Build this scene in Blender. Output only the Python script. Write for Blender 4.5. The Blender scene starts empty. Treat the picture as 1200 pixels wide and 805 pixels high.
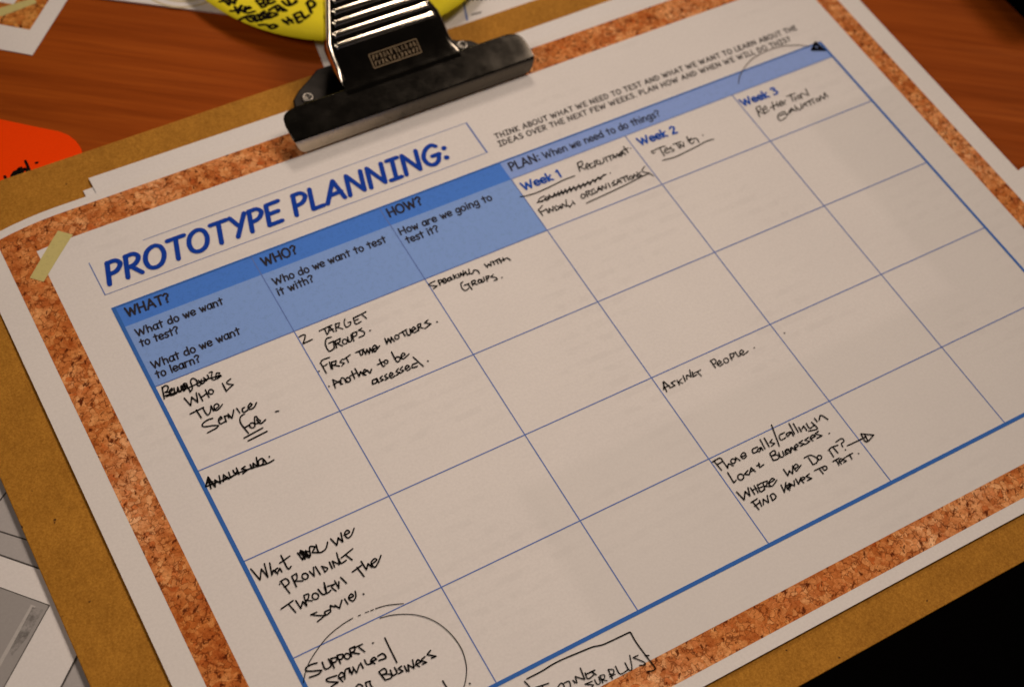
import bpy, bmesh, math, random
from mathutils import Vector, Matrix
random.seed(7)
S = 0.00103                       # one drawing millimetre in metres (the sheet is A3)
scene = bpy.context.scene
C = scene.collection

# ------------------------------------------------------------------ camera
CAM_MM = Vector((-67.17, -300.86, 475.70))
CAM_R = Matrix(((0.8659027710082996, 0.3675706533914474, -0.3392701076215418),
                (-0.49255338753965394, 0.7447828780732624, -0.4502106450897393),
                (0.0871983462191768, 0.5569472859205729, 0.825957728411296)))
FPX = 1760.28
cam_d = bpy.data.cameras.new('camera')
cam = bpy.data.objects.new('camera', cam_d)
C.objects.link(cam)
cam.matrix_world = Matrix.Translation(CAM_MM * S) @ CAM_R.to_4x4()
cam_d.sensor_width = 36
cam_d.lens = FPX / 1200 * 36
cam_d.clip_start = 0.01
cam_d.clip_end = 50
cam_d.dof.use_dof = True
cam_d.dof.focus_distance = 0.548
cam_d.dof.aperture_fstop = 10.0
scene.camera = cam

# ------------------------------------------------------------------ world, lamps, exposure
w = bpy.data.worlds.new('World'); scene.world = w; w.use_nodes = True
w.node_tree.nodes['Background'].inputs[0].default_value = (1.0, 0.80, 0.66, 1)
w.node_tree.nodes['Background'].inputs[1].default_value = 0.02

def area(name, pos, target, sx, sy, power, col, spread=90):
    d = bpy.data.lights.new(name, 'AREA'); d.shape = 'RECTANGLE'
    d.size = sx; d.size_y = sy; d.energy = power; d.color = col; d.spread = math.radians(spread)
    o = bpy.data.objects.new(name, d); C.objects.link(o)
    o.location = pos
    o.rotation_euler = (Vector(target) - Vector(pos)).to_track_quat('-Z', 'Y').to_euler()
    return o
MID = Vector((0.135, -0.045, 0))
area('key_lamp', MID + Vector((0.62, 0.20, 0.76)) * 1.9, MID, 0.80, 0.80, 0.95, (1.0, 0.79, 0.635), 26)
area('back_lamp', MID + Vector((0.34, 0.72, 0.60)) * 1.7, MID, 0.30, 0.30, 0.32, (1.0, 0.80, 0.65), 33)
area('added_left_fill', MID + Vector((-0.70, 0.10, 0.66)) * 1.4, MID + Vector((0.05, 0, 0)), 0.95, 0.28, 0.335, (1.0, 0.82, 0.70), 33)  # unseen fill light added at the left, also brightens the lever's edge
scene.view_settings.view_transform = 'Standard'
scene.view_settings.look = 'None'
scene.view_settings.exposure = 0
scene.view_settings.gamma = 1
scene.cycles.max_bounces = 6

# ------------------------------------------------------------------ helpers
def at(px, py, z=0.0):
    """point (mm) on the level z seen at photo pixel px,py"""
    d = CAM_R @ Vector(((px - 600) / FPX, -(py - 402.5) / FPX, -1))
    k = (z - CAM_MM.z) / d.z
    p = CAM_MM + d * k
    return (p.x, p.y)

def corner_uv(x, y):
    u = max(0.0, min(1.0, (-2 - x) / 36)); v = max(0.0, min(1.0, (y - 20) / 75))
    return u, v
def sheet_z(x, y):
    """the loose top left corner of the sheet sags onto the board"""
    u, v = corner_uv(x, y)
    return -0.8 * u * u * v * v * (3 - 2 * v)
def sheet_warp(x, y):
    """and is bent back a little, so its top edge curves"""
    u, v = corner_uv(x, y)
    return x, y - 4.6 * u * u * v * v * (3 - 2 * v)

def flat_z(x, y):
    return 0.0

def tag(o, label=None, cat=None, group=None, kind=None):
    if label: o['label'] = label
    if cat: o['category'] = cat
    if group: o['group'] = group
    if kind: o['kind'] = kind
    return o

def empty(name, loc=(0, 0, 0)):
    o = bpy.data.objects.new(name, None); C.objects.link(o)
    o.empty_display_size = 0.02
    o.location = Vector(loc) * S
    return o

def link(name, me, mat, parent=None, loc=(0, 0, 0), smooth=False):
    if mat and not me.materials: me.materials.append(mat)
    if smooth:
        for p in me.polygons: p.use_smooth = True
    o = bpy.data.objects.new(name, me); C.objects.link(o)
    if parent: 
        o.parent = parent
        loc = Vector(loc) - parent.location / S
        for v in me.vertices: v.co = v.co + loc * S
    else:
        o.location = Vector(loc) * S
    return o

def mesh(name, verts, faces):
    me = bpy.data.meshes.new(name)
    me.from_pydata([tuple(c * S for c in v) for v in verts], [], faces)
    me.update()
    return me

class MB:
    def __init__(s): s.v = []; s.f = []
    def add(s, verts, faces):
        n = len(s.v); s.v += verts; s.f += [tuple(i + n for i in f) for f in faces]
    def grid(s, corners, z, zf=flat_z, step=10.0):
        """a quad (4 xy corners, counter-clockwise) as a fine grid"""
        a, b, c, d = [Vector(p) for p in corners]
        nu = max(1, int(max((b - a).length, (c - d).length) / step)); nv = max(1, int(max((d - a).length, (c - b).length) / step))
        vs = []; fs = []
        for j in range(nv + 1):
            for i in range(nu + 1):
                u = i / nu; v = j / nv
                p = (a * (1 - u) + b * u) * (1 - v) + (d * (1 - u) + c * u) * v
                zz = z + zf(p.x, p.y); q = sheet_warp(p.x, p.y) if zf is sheet_z else (p.x, p.y); vs.append((q[0], q[1], zz))
        for j in range(nv):
            for i in range(nu):
                k = j * (nu + 1) + i
                fs.append((k, k + 1, k + nu + 2, k + nu + 1))
        s.add(vs, fs)
    def rect(s, x0, y0, x1, y1, z, zf=flat_z, step=10.0):
        s.grid([(x0, y0), (x1, y0), (x1, y1), (x0, y1)], z, zf, step)
    def ribbon(s, pts, wid, z, zf=flat_z):
        """one pen or print stroke: a strip with round ends, split at sharp corners"""
        P = [Vector(pts[0])]
        for q in pts[1:]:
            q = Vector(q)
            if (q - P[-1]).length > 1e-3: P.append(q)
        r = wid / 2
        if len(P) == 1:
            s.disc(P[0], r, z, zf); return
        runs = [[P[0]]]
        for i in range(1, len(P)):
            runs[-1].append(P[i])
            if i < len(P) - 1:
                a = (P[i] - P[i - 1]).normalized(); b = (P[i + 1] - P[i]).normalized()
                if a.dot(b) < 0.55: runs.append([P[i]])
        for k, run in enumerate(runs):
            zz = z + 0.004 * ((len(s.v) * 7) % 5); loop = len(runs) == 1 and len(P) > 6 and (P[0] - P[-1]).length < 1e-3
            n = len(run); vs = []; fs = []
            for i, p in enumerate(run):
                if loop and i in (0, n - 1): t = ((run[1] - run[0]).normalized() + (run[-1] - run[-2]).normalized()).normalized(); m = 1
                elif i == 0: t = (run[1] - p).normalized(); m = 1
                elif i == n - 1: t = (p - run[i - 1]).normalized(); m = 1
                else:
                    a = (p - run[i - 1]).normalized(); b = (run[i + 1] - p).normalized()
                    t = (a + b).normalized(); m = 1 / max(0.6, t.dot(a))
                nn = Vector((-t.y, t.x)) * r * m
                for q in (p + nn, p - nn): vs.append((q.x, q.y, zz + zf(q.x, q.y)))
            for i in range(n - 1): fs.append((2 * i, 2 * i + 1, 2 * i + 3, 2 * i + 2))
            # caps
            for end in (() if loop else (0, 1)):
                i = 0 if end == 0 else n - 1
                t = (run[0] - run[1]).normalized() if end == 0 else (run[-1] - run[-2]).normalized()
                p = run[i]; nn = Vector((-t.y, t.x)); base = len(vs)
                for q in range(0, 5):
                    an = math.pi * q / 4
                    c = p + (nn * math.cos(an) + t * math.sin(an)) * r
                    vs.append((c.x, c.y, zz + zf(c.x, c.y)))
                fs.append(tuple(base + 4 - q for q in range(5)))
            s.add(vs, fs)
    def disc(s, p, r, z, zf=flat_z, n=12):
        s.add([(p[0] + r * math.cos(2 * math.pi * i / n), p[1] + r * math.sin(2 * math.pi * i / n), z + 0.02 + zf(*p)) for i in range(n)], [tuple(range(n))])
    def poly(s, pts, z, zf=flat_z):
        a = sum(pts[i][0] * pts[(i + 1) % len(pts)][1] - pts[(i + 1) % len(pts)][0] * pts[i][1] for i in range(len(pts)))
        if a < 0: pts = pts[::-1]
        s.add([(p[0], p[1], z + zf(p[0], p[1])) for p in pts], [tuple(range(len(pts)))])
    def slab(s, pts, z0, z1):
        a = sum(pts[i][0] * pts[(i + 1) % len(pts)][1] - pts[(i + 1) % len(pts)][0] * pts[i][1] for i in range(len(pts)))
        if a < 0: pts = pts[::-1]
        n = len(pts)
        vs = [(p[0], p[1], z1) for p in pts] + [(p[0], p[1], z0) for p in pts]
        fs = [tuple(range(n)), tuple(range(2 * n - 1, n - 1, -1))] + [(i, n + i, n + (i + 1) % n, (i + 1) % n) for i in range(n)]
        s.add(vs, fs)
    def build(s, name, mat, parent=None, loc=(0, 0, 0), smooth=False):
        return link(name, mesh(name, s.v, s.f), mat, parent, loc, smooth)

def spline(pts, closed=False, n=5):
    """Catmull-Rom through the points, keeping sharp reversals sharp"""
    if len(pts) < 3: return pts
    out = []
    P = [Vector(p) for p in pts]
    def sharp(i):
        if i <= 0 or i >= len(P) - 1: return False
        a = P[i] - P[i - 1]; b = P[i + 1] - P[i]
        if a.length < 1e-6 or b.length < 1e-6: return True
        return a.normalized().dot(b.normalized()) < -0.35
    for i in range(len(P) - 1):
        p1, p2 = P[i], P[i + 1]
        p0 = P[i - 1] if i > 0 and not sharp(i) else p1 - (p2 - p1) * 0.3
        p3 = P[i + 2] if i + 2 < len(P) and not sharp(i + 1) else p2 + (p2 - p1) * 0.3
        if closed and i == 0: p0 = P[-2]
        if closed and i == len(P) - 2: p3 = P[1]
        for k in range(n):
            t = k / n
            out.append(0.5 * ((2 * p1) + (p2 - p0) * t + (2 * p0 - 5 * p1 + 4 * p2 - p3) * t * t + (3 * p1 - p0 - 3 * p2 + p3) * t ** 3))
    out.append(P[-1])
    return out

def add_mod(o, kind, **kw):
    m = o.modifiers.new(kind.lower(), kind)
    for k, v in kw.items(): setattr(m, k, v)
    return m

# ------------------------------------------------------------------ materials
def mat(name, col, rough=0.6, metal=0.0, spec=0.5):
    m = bpy.data.materials.new(name); m.use_nodes = True
    b = m.node_tree.nodes['Principled BSDF']
    b.inputs['Base Color'].default_value = (*col, 1); b.inputs['Roughness'].default_value = rough
    b.inputs['Metallic'].default_value = metal; b.inputs['Specular IOR Level'].default_value = spec
    return m
class NT:
    def __init__(s, m): s.t = m.node_tree; s.b = s.t.nodes['Principled BSDF']
    def n(s, typ, ins=None, **kw):
        x = s.t.nodes.new(typ)
        for k, v in kw.items(): setattr(x, k, v)
        for k, v in (ins or {}).items():
            if hasattr(v, 'is_output'): s.t.links.new(v, x.inputs[k])
            else: x.inputs[k].default_value = v
        return x
    def l(s, a, b): s.t.links.new(a, b)
    def ramp(s, fac, stops, interp='LINEAR'):
        r = s.n('ShaderNodeValToRGB', {'Fac': fac}); cr = r.color_ramp; cr.interpolation = interp
        while len(cr.elements) < len(stops): cr.elements.new(0.5)
        for e, (p, c) in zip(cr.elements, stops): e.position = p; e.color = (*c, 1) if len(c) == 3 else c
        return r.outputs['Color']
    def mix(s, fac, a, b, mode='MIX'):
        x = s.n('ShaderNodeMix', data_type='RGBA', blend_type=mode)
        for i, v in ((0, fac), (6, a), (7, b)):
            if hasattr(v, 'is_output'): s.l(v, x.inputs[i])
            else: x.inputs[i].default_value = (*v, 1) if isinstance(v, tuple) and len(v) == 3 else v
        return x.outputs[2]
    def coord(s, rot=0, scale=(1, 1, 1)):
        g = s.n('ShaderNodeNewGeometry')
        mp = s.n('ShaderNodeMapping', {'Vector': g.outputs['Position'], 'Rotation': (0, 0, rot)})
        return s.n('ShaderNodeMapping', {'Vector': mp.outputs['Vector'], 'Scale': scale}).outputs['Vector']
    def noise(s, v, scale, detail=3, rough=0.5, dist=0.0):
        return s.n('ShaderNodeTexNoise', {'Vector': v, 'Scale': scale, 'Detail': detail, 'Roughness': rough, 'Distortion': dist}).outputs['Fac']
    def bump(s, h, strength, dist=0.0005):
        x = s.n('ShaderNodeBump', {'Height': h, 'Strength': strength, 'Distance': dist})
        s.l(x.outputs['Normal'], s.b.inputs['Normal'])

def paper_mat(name, col, ghost=0.0):
    m = mat(name, col, 0.75, spec=0.25); t = NT(m); v = t.coord()
    n1 = t.noise(v, 900, 3, 0.6); n2 = t.noise(v, 28, 3, 0.55)
    c = t.ramp(n1, [(0.3, tuple(k * 0.955 for k in col)), (0.7, tuple(min(1, k * 1.03) for k in col))])
    c2 = t.ramp(n2, [(0.35, (0.975, 0.975, 0.978)), (0.65, (1, 1, 1))])
    c = t.mix(1.0, c, c2, 'MULTIPLY')
    if ghost:
        # faint show-through of the print on the back: two pale grey panels and rows of words
        def edge(axis, x0, x1):
            sp = t.n('ShaderNodeSeparateXYZ', {'Vector': v}).outputs[axis]
            return t.n('ShaderNodeMapRange', {'Value': sp, 'From Min': x0 * S, 'From Max': x1 * S, 'To Min': 0.0, 'To Max': 1.0}).outputs[0]
        def mul(a, b): return t.n('ShaderNodeMath', {0: a, 1: b}, operation='MULTIPLY').outputs[0]
        p1 = mul(mul(edge(0, 299, 305), edge(1, 6, 2)), edge(1, -150, -146))
        p2 = mul(edge(1, -95, -101), edge(0, 95, 101))
        p = t.n('ShaderNodeMath', {0: p1, 1: p2}, operation='MAXIMUM').outputs[0]
        rows = t.n('ShaderNodeTexWave', {'Vector': v, 'Scale': 47.0, 'Distortion': 0.0}, wave_type='BANDS', bands_direction='Y').outputs['Fac']
        words = t.noise(t.coord(0, (140, 160, 1)), 1.0, 2, 0.6)
        para = t.noise(t.coord(0, (16, 20, 1)), 1.0, 1, 0.5)
        rw = mul(mul(t.ramp(rows, [(0.45, (0, 0, 0)), (0.75, (1, 1, 1))]), t.ramp(words, [(0.42, (0, 0, 0)), (0.58, (1, 1, 1))])), t.ramp(para, [(0.50, (0, 0, 0)), (0.60, (1, 1, 1))]))
        c = t.mix(mul(p, ghost), c, tuple(k * m_ for k, m_ in zip(col, (0.78, 0.79, 0.78))))
        c = t.mix(mul(rw, ghost), c, tuple(k * 0.82 for k in col))
    t.l(c, t.b.inputs['Base Color'])
    t.bump(n1, 0.06, 0.0002)
    return m
def print_mat(name, col, grain=0.05, spec=0.08):
    m = mat(name, col, 0.7, spec=spec); t = NT(m); v = t.coord()
    n = t.noise(v, 1400, 2, 0.6); n2 = t.noise(v, 420, 3, 0.6)
    s = t.n('ShaderNodeMath', {0: n, 1: n2}, operation='ADD').outputs[0]
    c = t.ramp(s, [(0.38 * 2 - 0.0, tuple(k * (1 - grain) for k in col)), (1.0, tuple(min(1, k * (1 + grain)) for k in col))])
    t.l(c, t.b.inputs['Base Color'])
    return m
def cork_mat(name, tint=(1.0, 1.0, 1.0)):
    m = mat(name, (0.7, 0.4, 0.2), 0.8, spec=0.08); t = NT(m)
    v0 = t.coord()
    nz = t.n('ShaderNodeTexNoise', {'Vector': v0, 'Scale': 420.0, 'Detail': 3.0})
    ds = t.n('ShaderNodeVectorMath', {0: nz.outputs['Color'], 1: (0.5, 0.5, 0.5)}, operation='SUBTRACT')
    sc = t.n('ShaderNodeVectorMath', {0: ds.outputs[0], 'Scale': 0.0035}, operation='SCALE')
    v = t.n('ShaderNodeVectorMath', {0: v0, 1: sc.outputs[0]}, operation='ADD').outputs[0]
    cell = t.n('ShaderNodeTexVoronoi', {'Vector': v, 'Scale': 440.0, 'Randomness': 1.0})
    sep = t.n('ShaderNodeSeparateColor', {0: cell.outputs['Color']})
    base = t.ramp(sep.outputs[0], [(0.0, (0.66, 0.29, 0.115)), (0.25, (0.78, 0.39, 0.18)), (0.55, (0.88, 0.50, 0.26)), (0.82, (0.95, 0.62, 0.37)), (1.0, (0.74, 0.28, 0.10))])
    mid = t.noise(v0, 170, 3, 0.65, 0.8)
    base = t.mix(0.8, base, t.ramp(mid, [(0.34, (0.72, 0.52, 0.40)), (0.50, (0.95, 0.92, 0.9)), (0.66, (1.18, 1.30, 1.45))]), 'MULTIPLY')
    big = t.noise(v0, 45, 2, 0.6)
    base = t.mix(0.7, base, t.ramp(big, [(0.35, (0.80, 0.66, 0.50)), (0.65, (1.0, 1.04, 1.16))]), 'MULTIPLY')
    fine = t.noise(v0, 1000, 4, 0.7)
    base = t.mix(0.7, base, t.ramp(fine, [(0.32, (0.66, 0.55, 0.46)), (0.66, (1.12, 1.14, 1.18))]), 'MULTIPLY')
    edge = t.n('ShaderNodeTexVoronoi', {'Vector': v, 'Scale': 440.0}, feature='DISTANCE_TO_EDGE')
    brk = t.noise(v0, 260, 3, 0.65)
    lim = t.n('ShaderNodeMapRange', {'Value': brk, 'From Min': 0.43, 'From Max': 0.70, 'To Min': 0.0, 'To Max': 0.125}).outputs[0]
    dlt = t.n('ShaderNodeMath', {0: lim, 1: edge.outputs['Distance']}, operation='SUBTRACT').outputs[0]
    cr = t.n('ShaderNodeMapRange', {'Value': dlt, 'From Min': -0.03, 'From Max': 0.03, 'To Min': 0.0, 'To Max': 0.75}).outputs[0]
    base = t.mix(cr, base, (0.20, 0.052, 0.014))
    spk = t.noise(t.coord(0.6, (460, 270, 1)), 1.0, 3, 0.6)
    sp = t.ramp(spk, [(0.585, (0, 0, 0)), (0.65, (0.92, 0.92, 0.92))])
    base = t.mix(sp, base, (0.11, 0.022, 0.006))
    wide = t.noise(v0, 11, 2, 0.5)
    base = t.mix(1.0, base, t.ramp(wide, [(0.36, (0.84, 0.55, 0.27)), (0.50, (0.94, 0.70, 0.42)), (0.62, (1.05, 0.92, 0.74))]), 'MULTIPLY')
    base = t.mix(1.0, base, tint, 'MULTIPLY')
    t.l(base, t.b.inputs['Base Color'])
    return m

M = {}
M['paper'] = paper_mat('printed_paper', (0.80, 0.785, 0.77), 0.0)
M['page'] = paper_mat('page_paper', (0.79, 0.775, 0.765), 0.26)
M['white'] = paper_mat('white_paper', (0.80, 0.79, 0.785))
M['grey_paper'] = paper_mat('grey_paper', (0.44, 0.43, 0.43))
M['photo_grey'] = paper_mat('grey_photo_print', (0.36, 0.35, 0.345))
M['cork'] = cork_mat('printed_cork')
M['cork_far'] = cork_mat('printed_cork_yellowish', (1.0, 1.15, 0.9))
M['band'] = print_mat('blue_header_ink', (0.070, 0.225, 0.76))
M['cell'] = print_mat('pale_blue_ink', (0.225, 0.385, 0.80))
M['plan'] = print_mat('periwinkle_ink', (0.265, 0.40, 0.82))
M['line'] = print_mat('blue_line_ink', (0.12, 0.205, 0.54))
M['border'] = print_mat('blue_border_ink', (0.040, 0.155, 0.52))
M['title'] = print_mat('royal_blue_ink', (0.004, 0.050, 0.40))
M['week'] = print_mat('bright_blue_ink', (0.003, 0.085, 0.50))
M['black_print'] = print_mat('black_print_ink', (0.028, 0.026, 0.036))
M['soft_print'] = print_mat('dark_grey_print_ink', (0.05, 0.045, 0.048))
M['pen'] = mat('black_pen_ink', (0.006, 0.005, 0.005), 0.9, spec=0.03)
M['pen_brown'] = mat('thin_black_pen_ink', (0.06, 0.035, 0.028), 0.9, spec=0.03)
M['tape'] = print_mat('yellowish_tape_print', (0.58, 0.52, 0.21))

def wood_mat():
    m = mat('beech_laminate', (0.4, 0.1, 0.02), 0.65, spec=0.03); t = NT(m)
    ang = math.radians(35)
    a = t.noise(t.coord(ang, (7, 130, 1)), 1.0, 5, 0.62, 0.6)
    b = t.noise(t.coord(ang, (16, 430, 1)), 1.0, 3, 0.6, 0.2)
    d = t.noise(t.coord(ang, (3, 22, 1)), 1.0, 2, 0.5, 0.3)
    c = t.ramp(a, [(0.30, (0.29, 0.058, 0.0048)), (0.50, (0.35, 0.073, 0.006)), (0.72, (0.41, 0.092, 0.008))])
    c = t.mix(0.85, c, t.ramp(b, [(0.35, (0.80, 0.76, 0.70)), (0.62, (1, 1, 1))]), 'MULTIPLY')
    c = t.mix(0.8, c, t.ramp(d, [(0.35, (0.88, 0.85, 0.83)), (0.65, (1.0, 1.0, 1.0))]), 'MULTIPLY')
    t.l(c, t.b.inputs['Base Color'])
    r = t.ramp(a, [(0.3, (0.62, 0.62, 0.62)), (0.7, (0.5, 0.5, 0.5))]); t.l(r, t.b.inputs['Roughness'])
    t.bump(b, 0.08, 0.0002)
    return m
M['wood'] = wood_mat()
def board_mat():
    m = mat('hardboard', (0.36, 0.19, 0.04), 0.7, spec=0.08); t = NT(m); v = t.coord()
    a = t.noise(v, 1300, 4, 0.7); b = t.noise(v, 60, 4, 0.6); d = t.noise(t.coord(0.4, (500, 170, 1)), 1.0, 3, 0.6)
    c = t.ramp(a, [(0.32, (0.36, 0.155, 0.018)), (0.68, (0.58, 0.282, 0.038))])
    c = t.mix(0.7, c, t.ramp(b, [(0.35, (0.80, 0.78, 0.72)), (0.65, (1, 1, 1))]), 'MULTIPLY')
    c = t.mix(0.6, c, t.ramp(d, [(0.35, (0.82, 0.78, 0.72)), (0.62, (1, 1, 1))]), 'MULTIPLY')
    sp = t.ramp(t.noise(v, 260, 2, 0.5), [(0.74, (0, 0, 0)), (0.78, (1, 1, 1))])
    c = t.mix(sp, c, (0.08, 0.03, 0.01))
    t.l(c, t.b.inputs['Base Color']); t.bump(a, 0.15, 0.0002)
    return m
M['board'] = board_mat()
def metal_mat(name, col, r0, r1):
    m = mat(name, col, r0, 1.0); t = NT(m); v = t.coord()
    a = t.noise(v, 130, 5, 0.65); b = t.noise(t.coord(0.2, (60, 700, 60)), 1.0, 4, 0.7)
    t.l(t.ramp(a, [(0.3, (r0,) * 3), (0.7, (r1,) * 3)]), t.b.inputs['Roughness'])
    sc = t.ramp(b, [(0.62, (1, 1, 1)), (0.75, (0.75, 0.72, 0.66))])
    sm = t.ramp(a, [(0.3, tuple(k * 0.86 for k in col)), (0.7, col)])
    t.l(t.mix(1.0, sm, sc, 'MULTIPLY'), t.b.inputs['Base Color'])
    t.bump(b, 0.03, 0.0002)
    return m
M['metal'] = metal_mat('dull_nickel', (0.135, 0.125, 0.108), 0.10, 0.16)
M['dark_metal'] = metal_mat('blackened_steel', (0.012, 0.011, 0.010), 0.35, 0.5)
def lip_mat():  # lip reflection painted into the base colour, bright left end to dark right
    m = metal_mat('lip_nickel_painted_sheen', (0.66, 0.56, 0.43), 0.22, 0.36); t = NT(m)
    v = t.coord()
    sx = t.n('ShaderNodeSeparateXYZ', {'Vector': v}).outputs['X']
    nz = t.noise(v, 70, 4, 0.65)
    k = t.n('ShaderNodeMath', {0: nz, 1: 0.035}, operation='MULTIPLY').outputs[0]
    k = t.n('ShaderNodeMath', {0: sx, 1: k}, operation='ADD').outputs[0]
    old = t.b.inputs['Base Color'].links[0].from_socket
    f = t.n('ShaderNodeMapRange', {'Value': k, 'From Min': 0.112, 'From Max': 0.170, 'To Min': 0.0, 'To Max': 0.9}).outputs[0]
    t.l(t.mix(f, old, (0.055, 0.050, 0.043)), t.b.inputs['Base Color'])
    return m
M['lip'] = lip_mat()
M['lit_metal'] = metal_mat('nickel_painted_highlight', (0.86, 0.80, 0.68), 0.13, 0.2)  # brighter copy of the clip's nickel, highlights painted into the colour
M['rivet'] = mat('rivet_steel', (0.20, 0.19, 0.17), 0.35, 1.0)
M['mark'] = mat('stamped_mark', (0.30, 0.22, 0.125), 0.55, 0.3)
M['yellow'] = paper_mat('yellow_card', (0.84, 0.73, 0.008))
M['orange'] = paper_mat('fluorescent_orange_card', (1.0, 0.060, 0.0))
M['orange'].node_tree.nodes['Principled BSDF'].inputs['Specular IOR Level'].default_value = 0.04
M['black_cloth'] = mat('black_folder_cover', (0.0012, 0.001, 0.001), 0.9, spec=0.0)
M['edge_line'] = mat('dark_print_line', (0.07, 0.066, 0.063), 0.7, spec=0.2)

# ------------------------------------------------------------------ the desk
DESK = -3.6
mb = MB()
ca, sa = math.cos(math.radians(-35)), math.sin(math.radians(-35))
def rot(u, v): return (160 + u * ca - v * sa, -40 + u * sa + v * ca)
mb.slab([rot(-900, -450), rot(800, -450), rot(800, 480), rot(-900, 480)], DESK - 28, DESK)
desk = mb.build('desk_top', M['wood'])
tag(desk, kind='structure')

# ------------------------------------------------------------------ clipboard
BT = -1.1                         # top face of the board
cb = empty('clipboard', (151, -44, DESK + 0.3))
tag(cb, 'large brown hardboard clipboard with a dark metal lever clip', 'clipboard')
def rounded(x0, y0, x1, y1, r, n=6):
    out = []
    for cx, cy, a0 in ((x1 - r, y1 - r, 0), (x0 + r, y1 - r, 90), (x0 + r, y0 + r, 180), (x1 - r, y0 + r, 270)):
        for i in range(n + 1):
            a = math.radians(a0 + 90 * i / n); out.append((cx + r * math.cos(a), cy + r * math.sin(a)))
    return out
mb = MB(); mb.slab(rounded(-61.2, -206.0, 362, 118.2, 7), BT - 2.0, BT)
o = mb.build('board', M['board'], cb); add_mod(o, 'BEVEL', width=0.35 * S, segments=2, limit_method='ANGLE')

CX = 151.0
def sheet_metal(stations, nx=24):
    """stations: (y, z, half width); a bent plate, one row of points per station"""
    vs = []; fs = []
    for (y, z, hw) in stations:
        for i in range(nx + 1):
            vs.append((CX + hw * (2 * i / nx - 1), y, z))
    for j in range(len(stations) - 1):
        for i in range(nx):
            k = j * (nx + 1) + i
            fs.append((k, k + 1, k + nx + 2, k + nx + 1))
    return vs, fs
# jaw: front lip, bend, wide flat plate
st = [(78.2, 0.55, 51.5), (78.25, 1.2, 53.6), (78.4, 2.2, 54.8), (78.7, 4.0, 55.8), (79.2, 6.0, 56.4), (79.6, 7.2, 56.8), (80.0, 7.75, 57.0), (80.7, 8.0, 57.1),
      (84, 8.65, 57.2), (88, 9.45, 57.2), (91, 10.05, 56.6), (92.6, 10.37, 55.6), (93.6, 10.57, 54.0), (94.3, 10.7, 51.5), (94.6, 10.76, 48.5)]
vs, fs = sheet_metal(st)
jaw = link('clip_jaw', mesh('clip_jaw', vs, fs), M['metal'], cb, smooth=True)
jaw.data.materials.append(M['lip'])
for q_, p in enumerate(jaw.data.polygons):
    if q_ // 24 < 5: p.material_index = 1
jaw.data.set_sharp_from_angle(angle=math.radians(22))
add_mod(jaw, 'SOLIDIFY', thickness=0.9 * S, offset=-1)
add_mod(jaw, 'BEVEL', width=0.3 * S, segments=2, limit_method='ANGLE', angle_limit=math.radians(50))
add_mod(jaw, 'WEIGHTED_NORMAL', keep_sharp=True)
# lever: the plate that rises from the jaw and tapers towards the thumb end, rolled down along both sides
LV0 = (100.5, 13.5); SL = 0.60
prof = [(91.5, 10.25), (94, 10.8), (96, 11.5), (98, 12.4), (LV0[0], LV0[1] + 0.1), (LV0[0] + 1.5, LV0[1] + 0.9)]
y = 104.0
while y <= 168: prof.append((y, LV0[1] + (y - LV0[0]) * SL)); y += 4
def lever_hw(y):
    return 27.0 if y < 111 else 27.0 - (y - 111) * 0.47
vs = []; fs = []
cross = [(-1, 0)]
for k, (y, z) in enumerate(prof):
    hw = lever_hw(y); fl = max(0.0, min(1.0, (y - 96) / 6.0)); rr = 3.0
    drop = (1.0 + 3.0 * max(0, min(1, (y - 104) / 8))) * fl
    row = []
    for sgn in (-1, 1):
        side = [(hw, -rr - drop)] + [(hw - rr + rr * math.cos(math.radians(a)), -rr + rr * math.sin(math.radians(a))) for a in (0, 22, 45, 68, 90)]
        if fl == 0: side = [(hw, 0.0), (hw - .01, 0), (hw - .3, 0), (hw - .7, 0), (hw - 1.2, 0), (hw - rr, 0)]
        else: side = [(a, b * fl) for a, b in side]
        row.append([(sgn * a, b) for a, b in side])
    mid = [(-hw + rr + (2 * hw - 2 * rr) * i / 10, 0) for i in range(1, 10)]
    full = row[0] + mid + row[1][::-1]
    for (x, dz) in full: vs.append((CX + x, y - dz * 0.5 * fl, z + dz * 0.86))
nc = len(full)
for j in range(len(prof) - 1):
    for i in range(nc - 1):
        k = j * nc + i
        fs.append((k, k + 1, k + nc + 1, k + nc))
lever = link('clip_lever', mesh('clip_lever', vs, fs), M['metal'], cb, smooth=True)
lever.data.materials.append(M['lit_metal'])
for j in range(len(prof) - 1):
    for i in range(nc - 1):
        if prof[j][0] > 97.5 and i < 4: lever.data.polygons[j * (nc - 1) + i].material_index = 1  # left edge highlight painted with the brighter nickel
add_mod(lever, 'SOLIDIFY', thickness=0.9 * S, offset=-1)
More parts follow.
